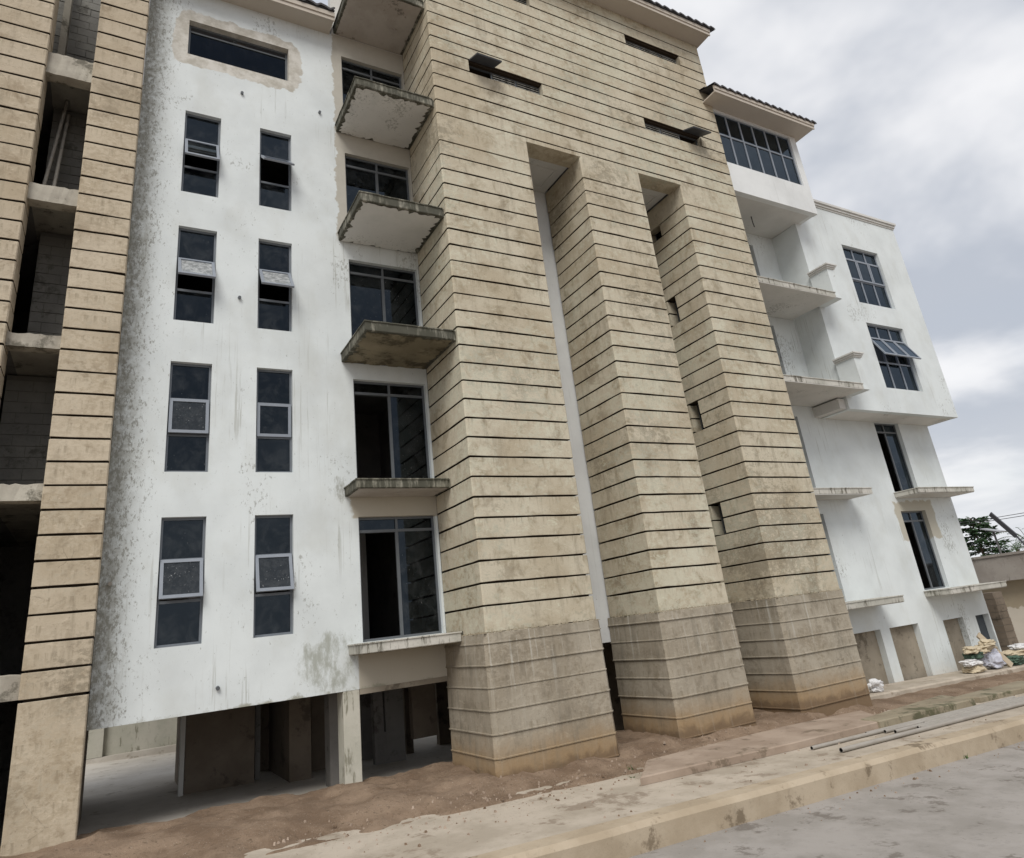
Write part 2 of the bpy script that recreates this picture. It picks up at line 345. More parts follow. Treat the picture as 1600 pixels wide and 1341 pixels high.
def wall_xz(x0, x1, z0, z1, holes, y, th):
    """wall with rectangular openings (x0,x1,z0,z1), reveals included"""
    xs = sorted({x0, x1, *[h[0] for h in holes], *[h[1] for h in holes]}); zs = sorted({z0, z1, *[h[2] for h in holes], *[h[3] for h in holes]})
    xs = [q for q in xs if x0 <= q <= x1]; zs = [q for q in zs if z0 <= q <= z1]
    nx, nz = len(xs) - 1, len(zs) - 1
    def solid(i, j):
        if i < 0 or j < 0 or i >= nx or j >= nz: return False
        cx = (xs[i] + xs[i + 1]) / 2; cz = (zs[j] + zs[j + 1]) / 2
        return not any(h[0] < cx < h[1] and h[2] < cz < h[3] for h in holes)
    b = MB(); idx = {}
    def V(i, j, k):
        if (i, j, k) not in idx: idx[(i, j, k)] = len(b.v); b.v.append((xs[i], y + k * th, zs[j]))
        return idx[(i, j, k)]
    def f(*a): b.f.append(a); b.mi.append(0)
    for i in range(nx):
        for j in range(nz):
            if not solid(i, j): continue
            f(V(i, j, 0), V(i + 1, j, 0), V(i + 1, j + 1, 0), V(i, j + 1, 0)); f(V(i, j, 1), V(i, j + 1, 1), V(i + 1, j + 1, 1), V(i + 1, j, 1))
            if not solid(i - 1, j): f(V(i, j, 0), V(i, j + 1, 0), V(i, j + 1, 1), V(i, j, 1))
            if not solid(i + 1, j): f(V(i + 1, j, 0), V(i + 1, j, 1), V(i + 1, j + 1, 1), V(i + 1, j + 1, 0))
            if not solid(i, j - 1): f(V(i, j, 0), V(i, j, 1), V(i + 1, j, 1), V(i + 1, j, 0))
            if not solid(i, j + 1): f(V(i, j + 1, 0), V(i + 1, j + 1, 0), V(i + 1, j + 1, 1), V(i, j + 1, 1))
    return b
def frame_box(b, x0, x1, z0, z1, t, y0, y1, mi=0):
    b.box(x0, x0 + t, y0, y1, z0, z1, mi); b.box(x1 - t, x1, y0, y1, z0, z1, mi)
    b.box(x0 + t, x1 - t, y0, y1, z0, z0 + t, mi); b.box(x0 + t, x1 - t, y0, y1, z1 - t, z1, mi)

# ------------------------------------------------------------------ ground, road, pavement
S = dict(kind='structure')
def strip(name, mat, y0, y1, dz, x0=-40, x1=60, th=None, nx=40, ny=1, bump=0, **t):
    b = MB(); vs = []
    for i in range(nx + 1):
        x = x0 + (x1 - x0) * i / nx
        for j in range(ny + 1):
            y = y0 + (y1 - y0) * j / ny
            h = bump * (mnoise.fractal(Vector((x * .8, y * .8, 1.7)), .9, 2, 5)) if bump else 0
            vs.append((x, y, gz(x) + dz + h))
    fs = [(i * (ny + 1) + j, (i + 1) * (ny + 1) + j, (i + 1) * (ny + 1) + j + 1, i * (ny + 1) + j + 1) for i in range(nx) for j in range(ny)]
    b.add(vs, fs)
    return b.build(name, mat, smooth=bool(bump), **t)
# ground sheet to the horizon
gb = MB(); xs = [-900, -200, -60, -12] + [-12 + 4 * k for k in range(1, 14)] + [70, 200, 900]
vs_ = [(x, y, gz(x) - .42) for x in xs for y in (-900, 0, 60, 900)]
gb.add(vs_, [(i * 4 + j, i * 4 + 4 + j, i * 4 + 5 + j, i * 4 + 1 + j) for i in range(len(xs) - 1) for j in range(3)])
gb.build('ground', 'soil', **S)
strip('road', 'road', -14, 8.9, -.33, -60, 80, **S)
strip('pavement', 'pavement', 8.95, 13.2, 0, -40, 33, **S)
strip('backyard', 'backyard', 13.2, 34, -.02, -25, 33, nx=30, **S)
kb = MB(); N = 120
for i in range(N):
    xa, xb = -40 + 100 * i / N, -40 + 100 * (i + 1) / N
    sec = [(8.60, -.45), (8.60, -.05), (8.66, .022), (8.96, .026), (8.96, -.45)]
    j1 = [.012 * math.sin(i * 1.7) + .008 * math.sin(i * 5.1)] * 5; j2 = [.012 * math.sin((i + 1) * 1.7) + .008 * math.sin((i + 1) * 5.1)] * 5
    kb.add([(xa, y + (a if k in (1, 2) else 0), gz(xa) + z) for k, ((y, z), a) in enumerate(zip(sec, j1))] + [(xb, y + (a if k in (1, 2) else 0), gz(xb) + z) for k, ((y, z), a) in enumerate(zip(sec, j2))],
           [(k, k + 1, k + 6, k + 5)[::-1] for k in range(4)])
kb.build('kerb', 'kerb', **S)
# loose soil heaped along the foot of the piers
sb = MB(); nx, ny = 300, 44; vs_ = []
for i in range(nx + 1):
    x = -6 + 34 * i / nx
    for j in range(ny + 1):
        y = 11.3 + 3.3 * j / ny; t = j / ny
        h = .02 + .16 * min(1, max(0, (t - .12) / .3)) + .10 * mnoise.fractal(Vector((x * 1.1, y * 1.1, 3.3)), .9, 2.1, 5) + (.12 if 9 < x < 15 and t > .3 else 0) * (.5 + .5 * mnoise.noise(Vector((x * .9, y, 9))))
        h += .025 * mnoise.fractal(Vector((x * 6, y * 6, 1.1)), .7, 2.1, 3)
        if j == 0: h = -.03
        vs_.append((x, y, gz(x) + h * (1 if x < 16.5 else .45)))
sb.add(vs_, [(i * (ny + 1) + j, (i + 1) * (ny + 1) + j, (i + 1) * (ny + 1) + j + 1, i * (ny + 1) + j + 1) for i in range(nx) for j in range(ny)])
sb.build('soil_bank', 'soil', smooth=True, **S)
st = MB(); st.add([(x, y, gz(x) + z) for x in (16.99, 33) for y, z in ((13.15, -.3), (13.15, .16), (13.19, .2), (14.41, .2), (14.41, -.3))], [(k, k + 1, k + 6, k + 5)[::-1] for k in range(4)] + [(0, 1, 2, 3, 4)])
st.build('stoop', 'pavement', **S)

# ------------------------------------------------------------------ the apartment building
BL = empty('apartment_building', (8, 14.4, gz(8)), label='unfinished five storey white apartment building with grooved beige plaster piers', category='building')
GR = [.456 + .4295 * k for k in range(44)]        # groove heights of the tower
def jit(a): return random.uniform(-a, a)
def course(poly, z0, z1, parent, mat, ch=.006, gap=.019):
    a, b = z0 + gap, z1 - gap; o = jit(.005)
    pts = []
    for i, p in enumerate(poly):      # break up the long visible edges so that joints wander a little
        q_ = poly[(i + 1) % len(poly)]; L = math.hypot(q_[0] - p[0], q_[1] - p[1])
        front = p[1] < 13.9 and q_[1] < 13.9 or abs(p[0] - q_[0]) < .01 and p[0] < 15 and p[1] > q_[1]
        n = max(1, min(16, int(L / .3))) if front else 1
        for k in range(n): pts.append((p[0] + (q_[0] - p[0]) * k / n, p[1] + (q_[1] - p[1]) * k / n))
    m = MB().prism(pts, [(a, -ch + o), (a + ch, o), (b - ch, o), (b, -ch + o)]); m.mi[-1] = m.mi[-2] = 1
    n = len(pts); sd_ = random.random() * 90
    def w(x, y, f, sc): return sc * mnoise.noise(Vector((x * f, y * f, sd_)))
    for k in range(4 * n):
        x, y, z = m.v[k]; lo = k < 2 * n
        dz = w(x, y, 1.7, .011) + w(x + 40, y, 6.1, .008); chip = max(0, w(x + 9, y + 5, 5.0, 1) - .45) * .035
        if lo: z += dz * .8 + chip
        else: z += dz * .6 - chip
        m.v[k] = (x, y + (w(x + 3, z + y, 2.2, .006) if y < 13 else 0), z)
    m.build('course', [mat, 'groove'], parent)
def rect(x0, x1, y0, y1, c=.03):
    return [(x0 + c, y0), (x1 - c, y0), (x1, y0 + c), (x1, y1), (x0, y1), (x0, y0 + c)]
PY = 12.5
PIERS = [(6.256, 8.90), (10.64, 12.80), (14.46, 16.97)]
GT = 12.33
for pi, (x0, x1) in enumerate(PIERS):
    core = MB()
    side_open = [(1.745, 2.604), (4.751, 5.61), (8.187, 9.046), (11.19, 12.05)] if pi == 2 else []
    zs = [-.06] + GR[:28]
    core.box(x0 + .075, x1 - .075, PY + .075, 13.6, -.05, GT) if pi == 2 else core.box(x0 + .075, x1 - .075, PY + .075, 14.38, -.05, GT)
    if pi == 2:
        core.box(x0 + .5, x1 - .075, 13.6, 14.38, -.05, GT)
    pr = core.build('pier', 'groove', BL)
    for k in range(len(zs) - 1):
        a, b = zs[k], zs[k + 1]
        if k == len(zs) - 2:
            MB().prism(rect(x0, x1, PY, 14.39), [(a + .019, -.006), (a + .025, 0), (GT, 0)]).build('course', 'plaster_beige', pr); continue
        op = any(s[0] - .1 < (a + b) / 2 < s[1] + .1 for s in side_open)
        if op:
            yb = 14.08 if b < 11 else 14.3
            poly = [(x0 + .03, PY), (x1 - .03, PY), (x1, PY + .03), (x1, 14.39), (x0, 14.39), (x0, yb), (x0 + .46, yb), (x0 + .46, 13.7), (x0, 13.7), (x0, PY + .03)]
        else: poly = rect(x0, x1, PY, 14.39)
        course(poly, a, b, pr, 'plaster_beige')
    for s in side_open:      # narrow windows in the flank
        fr = MB(); yb = 14.08 if s[1] < 11 else 14.3
        fr.box(x0 + .30, x0 + .34, 13.72, 13.76, s[0], s[1]); fr.box(x0 + .30, x0 + .34, yb - .06, yb - .02, s[0], s[1]); fr.box(x0 + .30, x0 + .34, 13.76, yb - .06, s[0], s[0] + .04)
        wn = fr.build('window', 'aluminium_dark', BL)
        MB().box(x0 + .315, x0 + .325, 13.76, yb - .06, s[0] + .04, s[1]).build('pane', 'glass_dark', wn)
    # plinth: stepped shuttered lifts
    pz = [-.05, -.25] + [-.25 - .395 * k for k in range(1, 8)]
    pc = MB().box(x0 + .02, x1 - .02, PY + .02, 14.36, -3.1, -.06).build('plinth', 'plinth', BL)
    for k in range(len(pz) - 1):
        t, bt = pz[k], pz[k + 1]; o = .055 + jit(.006)
        MB().prism(rect(x0, x1, PY, 14.37, .05), [(bt + .003, o + .0), (bt + .006, o + .02), (bt + .026, o + .022), (bt + .034, o + .006), (t - .006, o), (t, o - .006)]).build('course', 'plinth', pc)
    cb = MB()      # moss and mortar crumbs left on the ledge
    for _ in range(150):
        if random.random() < .6: cx_, cy_ = random.uniform(x0 - .04, x1 + .04), PY - random.uniform(.0, .045)
        else: cx_, cy_ = x0 - random.uniform(0, .045), random.uniform(PY, 14.3)
        r_ = random.uniform(.008, .03); hh = random.uniform(.01, .045)
        cb.add([(cx_ - r_ * 1.6, cy_ - r_ * .6, -.052), (cx_ + r_ * 1.6, cy_ - r_ * .6, -.052), (cx_ + r_ * 1.3, cy_ + r_ * .6, -.052), (cx_ - r_ * 1.3, cy_ + r_ * .6, -.052), (cx_ + jit(.01), cy_, -.052 + hh)], [(0, 1, 4), (1, 2, 4), (2, 3, 4), (3, 0, 4)])
    cb.build('ledge_debris', 'slab_moss', pc, kind='stuff')
# upper tower above the tall gaps
X0, X1 = PIERS[0][0], PIERS[2][1]
TOP = 18.93
def upoly(a, b, left, rightend, c=.03):
    th = .55
    if left and rightend: return [(a + c, PY), (b - c, PY), (b, PY + c), (b, 14.39), (b - th, 14.39), (b - th, PY + th), (a + th, PY + th), (a + th, 14.39), (a, 14.39), (a, PY + c)]
    if left: return [(a + c, PY), (b, PY), (b, PY + th), (a + th, PY + th), (a + th, 14.39), (a, 14.39), (a, PY + c)]
    if rightend: return [(a, PY), (b - c, PY), (b, PY + c), (b, 14.39), (b - th, 14.39), (b - th, PY + th), (a, PY + th)]
    return [(a, PY), (b, PY), (b, PY + th), (a, PY + th)]
SL = {32: [(7.36, 9.71), (13.5, 15.93)], 40: [(7.36, 9.75), (13.44, 15.86)]}
gro = MB()
gpoly = [(X0 + .075, PY + .075), (X1 - .075, PY + .075), (X1 - .075, 14.38), (X1 - .5, 14.38), (X1 - .5, PY + .5), (X0 + .5, PY + .5), (X0 + .5, 14.38), (X0 + .075, 14.38)]
for k in range(28, 43): gro.prism(gpoly, [(GR[k] - .022, 0), (GR[k] + .022, 0)])
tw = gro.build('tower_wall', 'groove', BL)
MB().prism(upoly(X0, X1, 1, 1), [(GT, 0), (GR[28] - .025, 0), (GR[28] - .019, -.006)]).build('course', 'plaster_beige', tw)
for k in range(28, 43):
    a, b = GR[k], (GR[k + 1] if k < 42 else TOP + .021)
    cuts = SL.get(k)
    if not cuts: course(upoly(X0, X1, 1, 1), a, b, tw, 'plaster_beige'); continue
    e = [X0] + [q for c in cuts for q in c] + [X1]
    for i in range(0, len(e), 2): course(upoly(e[i], e[i + 1], i == 0, i == len(e) - 2), a, b, tw, 'plaster_beige', gap=.02)
# slot windows: louvred panes in three lights, some swung out
def slot(x0, x1, k, opened):
    z0, z1 = GR[k] + .02, GR[k + 1] - .02; y = PY + .17; W = (x1 - x0) / 3
    b = MB(); frame_box(b, x0, x1, z0, z1, .03, y, y + .05)
    for i in (1, 2): b.box(x0 + W * i - .02, x0 + W * i + .02, y + .001, y + .049, z0 + .03, z1 - .03)
    wn = b.build('window', 'aluminium_dark', BL, label='narrow louvred slot window high on the tower')
    for i in range(3):
        if i in opened:
            th_ = R(66)
            q = MB(); h = .5
            frame_box(q, 0, W - .03, -h, 0, .035, -.02, .02)
            for j in range(1, 6): q.box(.035, W - .065, -.012, .012, -h + h * j / 6 - .012, -h + h * j / 6 + .012)
            q.box(.035, W - .065, .0125, .018, -h + .035, -.035)
            o = q.build('sash', 'lamp_metal', wn, (x0 + W * i + .015, PY - .02, z1 - .01)); o.rotation_euler = (-th_, 0, 0)
        else:
            MB().box(x0 + W * i + .03, x0 + W * (i + 1) - .03, y + .02, y + .03, z0 + .03, z1 - .03).build('pane', 'glass_dirty', wn)
            q = MB()
            for j in range(1, 5): q.box(x0 + W * i + .03, x0 + W * (i + 1) - .03, y - .012, y - .002, z0 + (z1 - z0) * j / 5 - .008, z0 + (z1 - z0) * j / 5 + .008)
            q.build('louvre', 'slab_light', wn)
slot(7.36, 9.71, 32, (0,)); slot(13.5, 15.93, 32, (2,)); slot(7.36, 9.75, 40, ()); slot(13.44, 15.86, 40, ())
# backs and ceilings of the two tall gaps
for (a, b) in ((8.90, 10.64), (12.80, 14.46)):
    MB().box(a - .3, b + .3, 14.45, 14.68, -.6, 12.56).build('wall', 'white_box', BL)
    MB().box(a, b, PY + .56, 14.44, 12.40, 12.55).build('ceiling', 'white_trim', BL)
    q = MB(); q.box(a + .25, b - .25, 13.35, 13.39, 12.375, 12.398); q.box(a + .25, b - .25, 14.16, 14.2, 12.375, 12.398); q.box(a + .25, a + .29, 13.4, 14.15, 12.375, 12.398); q.box(b - .29, b - .25, 13.4, 14.15, 12.375, 12.398)
    q.build('ceiling_moulding', 'white_trim', BL)

# left piers
LY = 13.84
LG = [-.217 + .425 * k for k in range(0, 43)]
for (x0, x1) in ((-1.22, -.277), (-3.3, -2.05)):
    zs = [-3.0] + LG
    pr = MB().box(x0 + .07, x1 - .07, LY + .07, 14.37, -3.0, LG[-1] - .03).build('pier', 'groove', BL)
    for k in range(len(zs) - 1): course(rect(x0, x1, LY, 14.385, .02), zs[k] - (0 if k else .021), zs[k + 1], pr, 'plaster_left')
# beams of the open bay between them, floor slabs and the raw block wall behind
BZ = [(-.19, .19), (2.95, 3.25), (5.78, 6.06), (8.9, 9.3), (12.05, 12.62)]
for z0, z1 in BZ:
    b = MB(); n = 10; vs_ = []
    for i in range(n + 1):
        x = -2.05 + .83 * i / n; h = jit(.018)
        vs_ += [(x, 13.98 + jit(.01), z0), (x, 13.98 + jit(.008), z1 + h - .02), (x, 14.03, z1 + h), (x, 19.8, z1), (x, 19.8, z1 - .16), (x, 14.25, z1 - .16), (x, 14.25, z0)]
    b.add(vs_, [(i * 7 + k, i * 7 + 7 + k, i * 7 + 7 + (k + 1) % 7, i * 7 + (k + 1) % 7) for i in range(n) for k in range(7)])
    b.build('beam', 'beam_concrete', BL)
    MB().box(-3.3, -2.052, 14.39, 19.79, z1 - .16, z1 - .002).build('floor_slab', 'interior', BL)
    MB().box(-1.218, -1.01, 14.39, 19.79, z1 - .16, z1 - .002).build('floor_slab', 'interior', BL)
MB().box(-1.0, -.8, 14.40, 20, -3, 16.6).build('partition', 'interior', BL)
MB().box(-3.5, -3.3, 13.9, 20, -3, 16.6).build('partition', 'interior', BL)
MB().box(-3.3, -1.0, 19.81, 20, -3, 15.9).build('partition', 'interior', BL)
bm_ = MB().box(0, .44, 0, .2, 0, .212); BM = None
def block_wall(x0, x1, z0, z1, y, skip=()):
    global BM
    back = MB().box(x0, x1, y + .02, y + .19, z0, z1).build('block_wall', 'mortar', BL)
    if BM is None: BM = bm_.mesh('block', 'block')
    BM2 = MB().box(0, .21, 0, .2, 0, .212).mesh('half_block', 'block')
    r = 0; z = z0 + .005
    while z + .212 < z1 + .02:
        x = x0 + .005; first = r % 2
        while x < x1 - .1:
            if first: link('block', BM2, back, (x, y + jit(.008), z)); x += .225; first = 0
            elif x + .44 <= x1 + .02: link('block', BM, back, (x, y + jit(.008), z)); x += .455
            elif x + .21 <= x1 + .02: link('block', BM2, back, (x, y + jit(.008), z)); x += .225
            else: break
        z += .226; r += 1
block_wall(-2.95, -1.02, 12.63, 16.75, 15.9)
block_wall(-2.02, -1.02, 9.31, 12.4, 15.5)
block_wall(-1.95, -1.02, 6.07, 9.1, 15.5)
block_wall(-2.2, -1.02, 3.26, 5.85, 15.7)
MB().box(-2.12, -1.98, 15.62, 15.89, 12.63, 16.6).build('column', 'beam_concrete', BL)

# white wall with two columns of windows, long top window and the balcony doors
WY = 14.4
WX = [(.64, 1.42), (2.31, 3.06)]
WZ = [(.367, 2.69), (3.57, 5.885), (6.82, 9.115), (10.02, 12.28)]
DOORS = [(.06, 2.6), (3.26, 5.78), (6.45, 8.94), (9.66, 12.13), (12.98, 15.4)]
DX0, DX1 = 4.42, 6.2
holes = [(a, b, c, d) for a, b in WX for c, d in WZ] + [(.61, 3.0, 14.0, 15.08)] + [(DX0, DX1, a, b) for a, b in DOORS]
wall_xz(-.275, 6.255, -.80, 16.1, holes, WY, .24).build('wall', 'white_wall', BL)
FB = None
def win_meshes(W, H):
    b = MB(); t = .045; frame_box(b, 0, W, 0, H, t, 0, .06)
    z1, z2 = H * .335, H * .66
    b.box(t, W - t, .001, .059, z1 - .025, z1 + .025); b.box(t, W - t, .001, .059, z2 - .025, z2 + .025)
    fr = b.mesh('window', 'aluminium_mid')
    p = MB().box(t, W - t, .028, .034, z2 + .025, H - t).mesh('pane', 'glass_dark'); p2 = MB().box(t, W - t, .028, .034, t, z1 - .025).mesh('pane', 'glass_dark')
    s = MB(); h = z2 - z1 - .01; frame_box(s, 0, W - .05, -h, 0, .06, -.025, .02)
    sm = s.mesh('sash', 'aluminium')
    gp = MB().box(.06, W - .11, -.004, .002, -h + .06, -.06)
    gm = {k: gp.mesh('pane', k) for k in ('glass_dark', 'glass_dirty', 'glass_caked')}
    return fr, p, p2, sm, gm, z2
WMS = [win_meshes(b - a, 2.27) for a, b in WX]
ANG = [[17, 6, 36, 27], [17, 0, 38, 48]]
GLS = [['glass_dirty', 'glass_dirty', 'glass_caked', 'glass_dark'], ['glass_dirty', 'glass_dark', 'glass_caked', 'glass_dirty']]
for c, (a, b) in enumerate(WX):
    fr, p, p2, sm, gm, z2 = WMS[c]
    for r, (z0, z1) in enumerate(WZ):
        wn = link('window', fr, BL, (a, WY + .10, z1 - 2.27)); wn.scale.z = (z1 - z0) / 2.27; wn.location.z = z0 + Z0
        link('pane', p, wn, (0, 0, 0), True); link('pane', p2, wn, (0, 0, 0), True)
        an = R(ANG[c][r])
        link('sash', sm, wn, (.025, -.022, z2), True, (-an, 0, 0)); link('pane', gm[GLS[c][r]], wn, (.025, -.022, z2), True, (-an, 0, 0))
q = MB(); frame_box(q, .61, 3.0, 14.0, 15.08, .05, WY + .16, WY + .21); q.box(.66, 2.95, WY + .161, WY + .209, 14.86, 14.9)
wn = q.build('window', 'aluminium_dark', BL, label='long dark window at the top of the white wall')
MB().box(.66, 2.95, WY + .18, WY + .188, 14.05, 14.86).build('pane', 'glass_deep', wn)
# balcony doors
def door(x0, x1, z0, z1, y, parent, mat='aluminium_dark', leaf_open=True, tr=.34, name='door'):
    b = MB(); t = .05; frame_box(b, x0, x1, z0, z1, t, y, y + .09)
    zt = z1 - tr; xm = (x0 + x1) / 2
    b.box(x0 + t, x1 - t, y + .002, y + .088, zt - .03, zt + .03); b.box(xm - .025, xm + .025, y + .003, y + .087, zt + .03, z1 - t)
    b.box(xm - .04, xm + .03, y + .01, y + .05, z0 + t, zt - .03)
    if leaf_open: b.box(xm + .05, xm + .11, y + .051, y + .085, z0 + t, zt - .03)
    d = b.build(name, mat, parent)
    MB().box(x0 + t, xm - .025, y + .04, y + .046, zt + .03, z1 - t).build('pane', 'glass_dark', d); MB().box(xm + .025, x1 - t, y + .04, y + .046, zt + .03, z1 - t).build('pane', 'glass_dark', d)
    MB().box(xm + .03, x1 - t, y + .03, y + .036, z0 + t, zt - .03).build('pane', 'glass_dark', d)
    if not leaf_open: MB().box(x0 + t, xm - .04, y + .05, y + .056, z0 + t, zt - .03).build('pane', 'glass_dark', d)
for i, (a, b) in enumerate(DOORS): door(DX0, DX1, a, b, WY + .11, BL, leaf_open=(i < 2), tr=.3)
# balconies
def ragged(x0, x1, y0, y1, amp, n=26):
    pts = []
    def seg(ax, ay, bx, by):
        for i in range(n):
            t = i / n; pts.append((ax + (bx - ax) * t, ay + (by - ay) * t))
    seg(x0, y0, x1, y0); seg(x1, y0, x1, y1); seg(x1, y1, x0, y1); seg(x0, y1, x0, y0)
    cx, cy = (x0 + x1) / 2, (y0 + y1) / 2; out = []
    for (x, y) in pts:
        k = random.random() ** 3 * amp; d = Vector((cx - x, cy - y)).normalized() * k; out.append((x + d.x, y + d.y))
    return out
def balcony(x0, x1, y0, y1, z0, z1, mat, smat, inset=.05, amp=.09):
    b = MB(); poly = []
    n = 14
    for i in range(n): poly.append((x0 + (x1 - x0) * i / n, y0 + jit(.008)))
    poly += [(x1, y0), (x1, y1), (x0, y1)]
    for i in range(1, 8): poly.append((x0 + jit(.006), y1 + (y0 - y1) * i / 8))
    b.prism(poly, [(z0, -.012), (z0 + .015, 0), (z1 - .03, .0), (z1 - .025, .022), (z1, .02)])
    o = b.build('balcony', mat, BL)
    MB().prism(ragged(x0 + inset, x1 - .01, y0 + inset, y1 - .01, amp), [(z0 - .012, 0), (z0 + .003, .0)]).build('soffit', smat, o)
    return o
BF = [(13.52, .047), (13.52, 3.235), (12.58, 6.40), (12.60, 9.65), (12.60, 12.97), (12.62, 16.36)]
for i, (yf, zt) in enumerate(BF):
    th = .2 if i < 2 else .23
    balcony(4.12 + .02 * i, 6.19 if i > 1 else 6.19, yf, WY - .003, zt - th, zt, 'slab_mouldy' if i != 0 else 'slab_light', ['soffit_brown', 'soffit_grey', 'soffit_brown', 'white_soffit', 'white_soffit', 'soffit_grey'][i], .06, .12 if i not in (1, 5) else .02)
    # nib where the slab passes the pier flank
    MB().box(6.19, 6.252, yf + .02, WY - .01, zt - th, zt - .002).build('slab_nib', 'slab_mouldy', BL)
MB().box(4.16, 6.252, WY + .002, WY + .23, 16.102, 18.9).build('wall', 'white_soffit', BL)
MB().box(4.32, 6.25, WY + .002, WY + .3, -.9, -.802).build('beam', 'infill', BL)
MB().prism(rect(3.985, 4.315, WY + .004, WY + .42, .01), [(-3.1, 0), (-.802, 0)]).build('pillar', 'compound', BL)
for (u, v) in ((378, 146), (499, 176), (374, 465), (340, 1074), (172, 911)):       # stub pipes left in the wall
    p = onY(u, v, WY); MB().tube([(p.x, WY - .06, p.z - .02), (p.x, WY + .05, p.z)], .035, 10, 0, True).build('waste_pipe', 'pvc' if v == 911 else 'aluminium_dark', BL)
# roof above the white wall
def roof(x0, x1, y_e, y_r, z_e, pitch, pit=.36, wall_y=None, name='roof'):
    b = MB(); slope = math.tan(R(pitch)); nr = int((y_r - y_e) / .42)
    nx = int((x1 - x0) / pit * 8); vs_ = []; rows = []
    for j in range(nr + 1):
        for st_ in (0, 1):
            if j == nr and st_: break
            y = y_e + (y_r - y_e) * (j + st_) / nr - (0 if not st_ else 0)
            z = z_e + slope * (y - y_e) + (.045 if not st_ else 0.0)
            row = []
            for i in range(nx + 1):
                x = x0 + (x1 - x0) * i / nx; ph = (x - x0) / pit * 2 * math.pi
                row.append(len(vs_)); vs_.append((x, y, z + .035 * math.sin(ph) + .012 * math.sin(2 * ph + .6)))
            rows.append(row)
    fs = [(rows[j][i], rows[j][i + 1], rows[j + 1][i + 1], rows[j + 1][i]) for j in range(len(rows) - 1) for i in range(nx)]
    b.add(vs_, fs)
    lo = len(b.v)   # butt edge of the lowest tiles
    b.add([(vs_[k][0], vs_[k][1] + .002, vs_[k][2] - .07) for k in rows[0]] + [vs_[k] for k in rows[0]], [(i, i + 1, nx + 2 + i, nx + 1 + i) for i in range(nx)])
    b.add([(x0, y_e + .01, z_e - .03), (x1, y_e + .01, z_e - .03), (x1, y_r, z_e + slope * (y_r - y_e) - .03), (x0, y_r, z_e + slope * (y_r - y_e) - .03)], [(3, 2, 1, 0)])
    return b.build(name, 'roof_tile', BL)
def eave(x0, x1, y_e, y_w, z, rf, smat='fascia', endcap=True):
    b = MB(); b.box(x0, x1, y_e + .04, y_w, z, z + .05); b.build('soffit', smat, rf)
    q = MB(); q.box(x0 - .02, x1 + .02, y_e, y_e + .038, z - .02, z + .13); q.box(x0 - .02, x1 + .02, y_e - .03, y_e - .001, z + .10, z + .24); q.box(x0 - .02, x1 + .02, y_e, y_e + .04, z + .132, z + .26)
    q.build('fascia', smat, rf)
rf = roof(-.27, 4.12, 13.80, 20.0, 16.36, 20); eave(-.27, 4.1, 13.88, 14.64, 16.05, rf)
rf = roof(5.9, 17.3, 11.82, 18.5, 19.22, 22); eave(6.0, 17.05, 11.92, 12.95, 18.935, rf)

# ------------------------------------------------------------------ right wing
LWY = 14.42; WWY = 13.3; BFY = 12.56
FR = [-.42, 2.95, 6.2, 9.56]
D3 = (23.9, 25.4, 2.97, 5.59); D2 = (23.9, 25.4, -.40, 2.29)
side_doors = [(18.0, 19.74, 9.58, 12.3), (18.0, 19.72, 6.22, 9.0), (18.0, 19.70, 2.97, 5.6), (18.0, 19.70, -.4, 2.3)]
gops = [(19.5, 20.95, -3.6, -1.36), (21.43, 22.98, -3.6, -1.37), (24.4, 25.62, -3.6, -1.42), (26.4, 27.25, -3.6, -1.45)]
wall_xz(16.98, 27.33, -3.6, 12.8, [D3, D2] + side_doors + gops, LWY, .26).build('wall', 'white_lower', BL)
door(*D3, LWY + .14, BL); door(*D2, LWY + .14, BL)
for s in side_doors: door(*s, LWY + .14, BL)
for i, s in enumerate(gops):
    MB().box(s[0] + .002, s[1] - .002, LWY + .2, LWY + .255, s[2], s[3] - .002).build('infill_panel' if i < 3 else 'door', 'infill' if i < 3 else 'door_panel', BL)
# projecting white block with two windows
WA = (23.45, 25.72, 9.91, 12.4); WB = (23.45, 25.72, 6.5, 9.07)
wall_xz(20.95, 27.5, 5.57, 14.0, [WA, WB], WWY, .22).build('wall', 'white_wing', BL)
MB().box(20.95, 21.15, WWY + .221, LWY - .002, 5.572, 12.79).build('wall', 'white_wing', BL)
MB().box(27.28, 27.49, WWY + .221, 20, 5.572, 14.0).build('wall', 'white_wing', BL)
MB().box(21.151, 27.279, WWY + .221, LWY - .002, 5.575, 5.8).build('soffit', 'white_soffit', BL)
MB().box(21.0, 27.45, WWY + .21, 20, 13.6, 13.8).build('roof_slab', 'interior', BL)
q = MB()
for j, (z0, z1, o) in enumerate(((13.86, 13.93, .03), (13.932, 14.03, .07), (14.032, 14.13, .12))): q.box(20.9, 27.5 + o, WWY - o, WWY + .4, z0, z1)
q.build('cornice', 'white_trim', BL)
